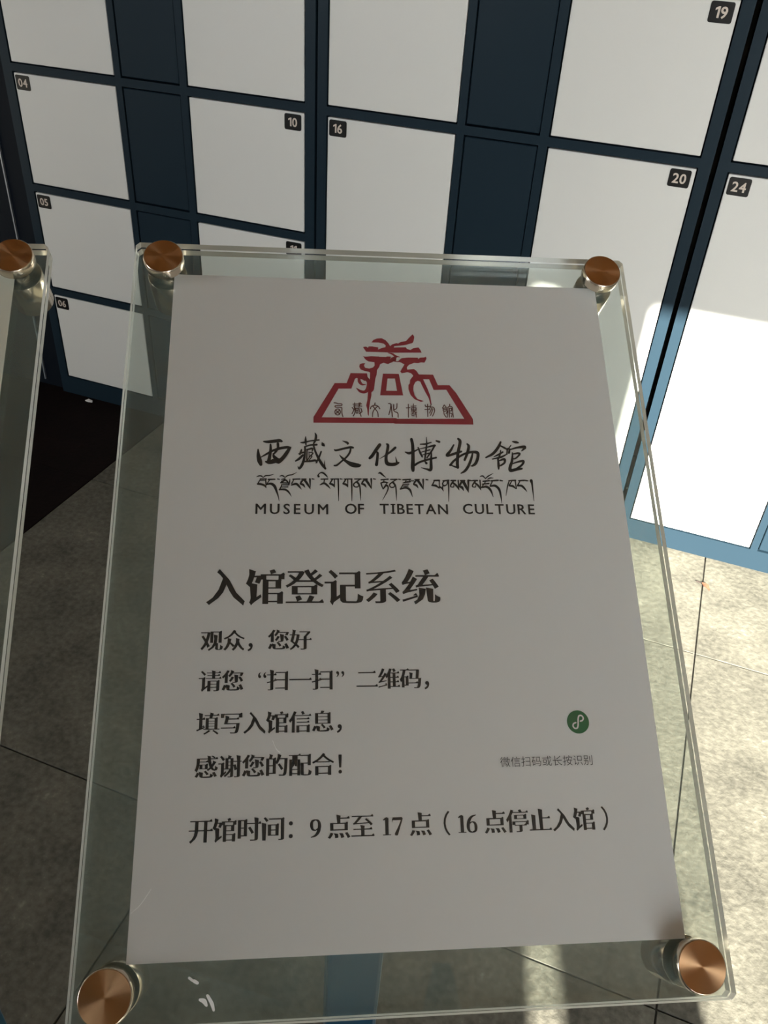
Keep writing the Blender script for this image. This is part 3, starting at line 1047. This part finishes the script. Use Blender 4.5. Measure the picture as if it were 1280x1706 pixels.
hd = Flat()
for i, ch in enumerate('入馆登记系统'):
    cell(hd, ch, 0.0302 + i * 0.01665, -0.1566, 0.0168, 0.037, -0.013)
hd.build('heading_lettering', 'ink', NOTE, PRINT)

bd = Flat()
for row, text in ((-0.1794, '观众，您好'), (-0.1960, '请您“扫一扫”二维码，'), (-0.2128, '填写入馆信息，'), (-0.2294, '感谢您的配合！')):
    for i, ch in enumerate(text):
        cu = 0.0254 + i * 0.00912
        if ch in '“”':
            v_, f_ = reweight(ch, 0.0, 0.0)
            sh_ = (v_, f_)
            du = 0.0006 if ch == '“' else -0.0040
            bd.add(sh_, lambda x, y: (cu + du + x * 0.0098, row - 0.0035 + y * 0.0098))
        else:
            pun = ch in '，！'
            cell(bd, ch, cu, row, 0.0093, 0.012 if pun else ZW, 0.012 if pun else ZH, not pun)
bd.build('greeting_lettering', 'ink', NOTE, PRINT)

DIG = {
    '1': [[(.13, .56, .03), (.22, .61, .07), (.30, .66, .03)], [(.28, .64, .13), (.28, .02, .13)], [(.12, .012, .03), (.44, .012, .03)]],
    '7': [[(.07, .60, .11), (.46, .60, .11)], [(.07, .60, .04), (.05, .48, .02)], [(.46, .62, .05), (.34, .32, .08), (.22, .05, .13), (.21, .02, .13)]],
    '9': [[(.25, .655, .04), (.12, .60, .09), (.09, .45, .12), (.13, .31, .09), (.24, .265, .04), (.33, .32, .05)],
          [(.25, .655, .04), (.36, .60, .09), (.405, .44, .13), (.36, .22, .13), (.24, .07, .08), (.06, .005, .025)]],
}
DIG['6'] = [[(.49 - x, .66 - y, w_) for x, y, w_ in s] for s in DIG['9']]


def digit(fl_, ch, cu, cv, size):
    for s in DIG[ch]:
        fl_.add(ribbon(s, 6, False), lambda x, y: (cu + (x - 0.25) * size, cv + (y - 0.36) * size))


hr = Flat()
for ch, px in (('开', 335), ('馆', 374.5), ('时', 415), ('间', 455.5), ('：', 495), ('点', 565), ('至', 604.5), ('点', 701), ('（', 732), ('点', 825.5), ('停', 863), ('止', 901), ('入', 939), ('馆', 975), ('）', 1022)):
    cu = uv(px, 1377)[0]
    pun = ch in '：（）'
    cell(hr, ch, cu, -0.2527, 0.0094, 0.006 if pun else ZW, 0.006 if pun else ZH, not pun)
for ch, px in (('9', 526), ('1', 643.5), ('7', 662), ('1', 769), ('6', 787)):
    digit(hr, ch, uv(px, 1377)[0], -0.2529, 0.0098)
hr.build('opening_hours_lettering', 'ink', NOTE, PRINT)

# ---- caption and green badge
ca = Flat()
for i, ch in enumerate('微信扫码或长按识别'):
    cell(ca, ch, 0.1447 + i * 0.00433, -0.2302, 0.0043, -0.006, -0.006, False)
ca.build('caption_lettering', 'ink_grey', NOTE, PRINT)
bu, bv = 0.1768, -0.2150
bgn = Flat()
bgn.add(([(math.cos(i * math.pi / 24), math.sin(i * math.pi / 24)) for i in range(48)], [tuple(range(48))]), lambda x, y: (bu + x * 0.0047, bv + y * 0.0047))
badge = bgn.build('green_badge', 'badge_green', NOTE, PRINT)
sw = Flat()
sw.add(ribbon([(-.12, .08, .13), (.02, .40, .13), (.30, .46, .13), (.42, .25, .13), (.30, .05, .13), (.12, .04, .13)]), lambda x, y: (bu + x * 0.0047, bv + y * 0.0047))
sw.v = []
sw.f = []
loop = [(.22, .06), (.42, .14), (.50, .34), (.36, .54), (.14, .52), (.04, .30), (.0, .0), (-.04, -.30), (-.14, -.52), (-.36, -.54), (-.50, -.34), (-.42, -.14), (-.22, -.06)]
sw.add(ribbon([(x, y, .13) for x, y in loop], 5), lambda x, y: (bu + x * 0.0047, bv + y * 0.0047))
sw.build('badge_curl', 'paper', badge, Matrix.Translation((0, 0, 0.0001)))

# ---- white paint flecks, a scratch and a painted reflection streak on the holder front
front = [o for o in bpy.data.objects if o.name == 'front_panel'][0]
for pts, w_ in (([(318, 1626), (323, 1630)], 5), ([(326, 1631), (331, 1634)], 5.5), ([(336, 1662), (342, 1664), (346, 1671)], 7), ([(348, 1655), (355, 1668), (358, 1679)], 6),
                ([(455, 1236), (459, 1246), (463, 1252), (467, 1255)], 1.6), ([(255, 1480), (238, 1505), (222, 1520)], 0.8)):  # first stroke here is a bright reflection painted as a white streak
    fk = Flat()
    fk.add(ribbon([(x, y, w_ * random.uniform(0.6, 1.2)) for x, y in pts], 4), uv)
    fk.build('fleck_and_glint', 'fleck_glint_white', front, Matrix.Translation((0, 0, 0.00435)))

# ------------------------------------------------------------------ small litter
b = MB()
b.add([(-.012, -.003, 0), (.0, -.005, .0), (.013, -.002, 0), (.010, .004, 0), (-.004, .005, 0), (-.012, -.003, .003), (.0, -.005, .005), (.013, -.002, .002), (.010, .004, .004), (-.004, .005, .006)],
      [(4, 3, 2, 1, 0), (5, 6, 7, 8, 9)] + [(i, (i + 1) % 5, 5 + (i + 1) % 5, 5 + i) for i in range(5)])
o = b.build('paper_scrap', 'scrap_white')
o.location = (-1.63, 1.855, 0.0012)
tag(o, 'tiny white paper scrap on the dark floor at the locker foot', 'litter')

lf = empty('dry_leaf', (0.240, 1.762, 0.0016))
tag(lf, 'small dry brown leaf lying on the sunlit stone floor', 'leaf')
b = MB()
n = 9
vsl, fsl = [], []
for i in range(n):
    t = i / (n - 1)
    wd_ = 0.006 * math.sin(math.pi * min(1, t * 0.95 + 0.04)) + 0.0004
    z = 0.004 * math.sin(t * 3.0)
    vsl += [(t * 0.030, -wd_, z + 0.002), (t * 0.030, 0, z), (t * 0.030, wd_, z + 0.003),
            (t * 0.030, -wd_, z + 0.0014), (t * 0.030, 0, z - 0.0006), (t * 0.030, wd_, z + 0.0024)]
for i in range(n - 1):
    k = i * 6
    fsl += [(k, k + 6, k + 7, k + 1), (k + 1, k + 7, k + 8, k + 2), (k + 4, k + 10, k + 9, k + 3), (k + 5, k + 11, k + 10, k + 4),
            (k, k + 3, k + 9, k + 6), (k + 2, k + 8, k + 11, k + 5)]
b.add(vsl, fsl)
b.build('blade', 'leaf_brown', lf, Matrix.Rotation(math.radians(-50), 4, 'Z') @ Matrix.Translation((0, 0, 0.0006)))
b = MB()
b.box((-0.014, -0.002, 0), (0.004, 0.002, 0.002))
b.build('stalk', 'leaf_dark', lf, Matrix.Rotation(math.radians(-15), 4, 'Z'), bevel=0.0008)
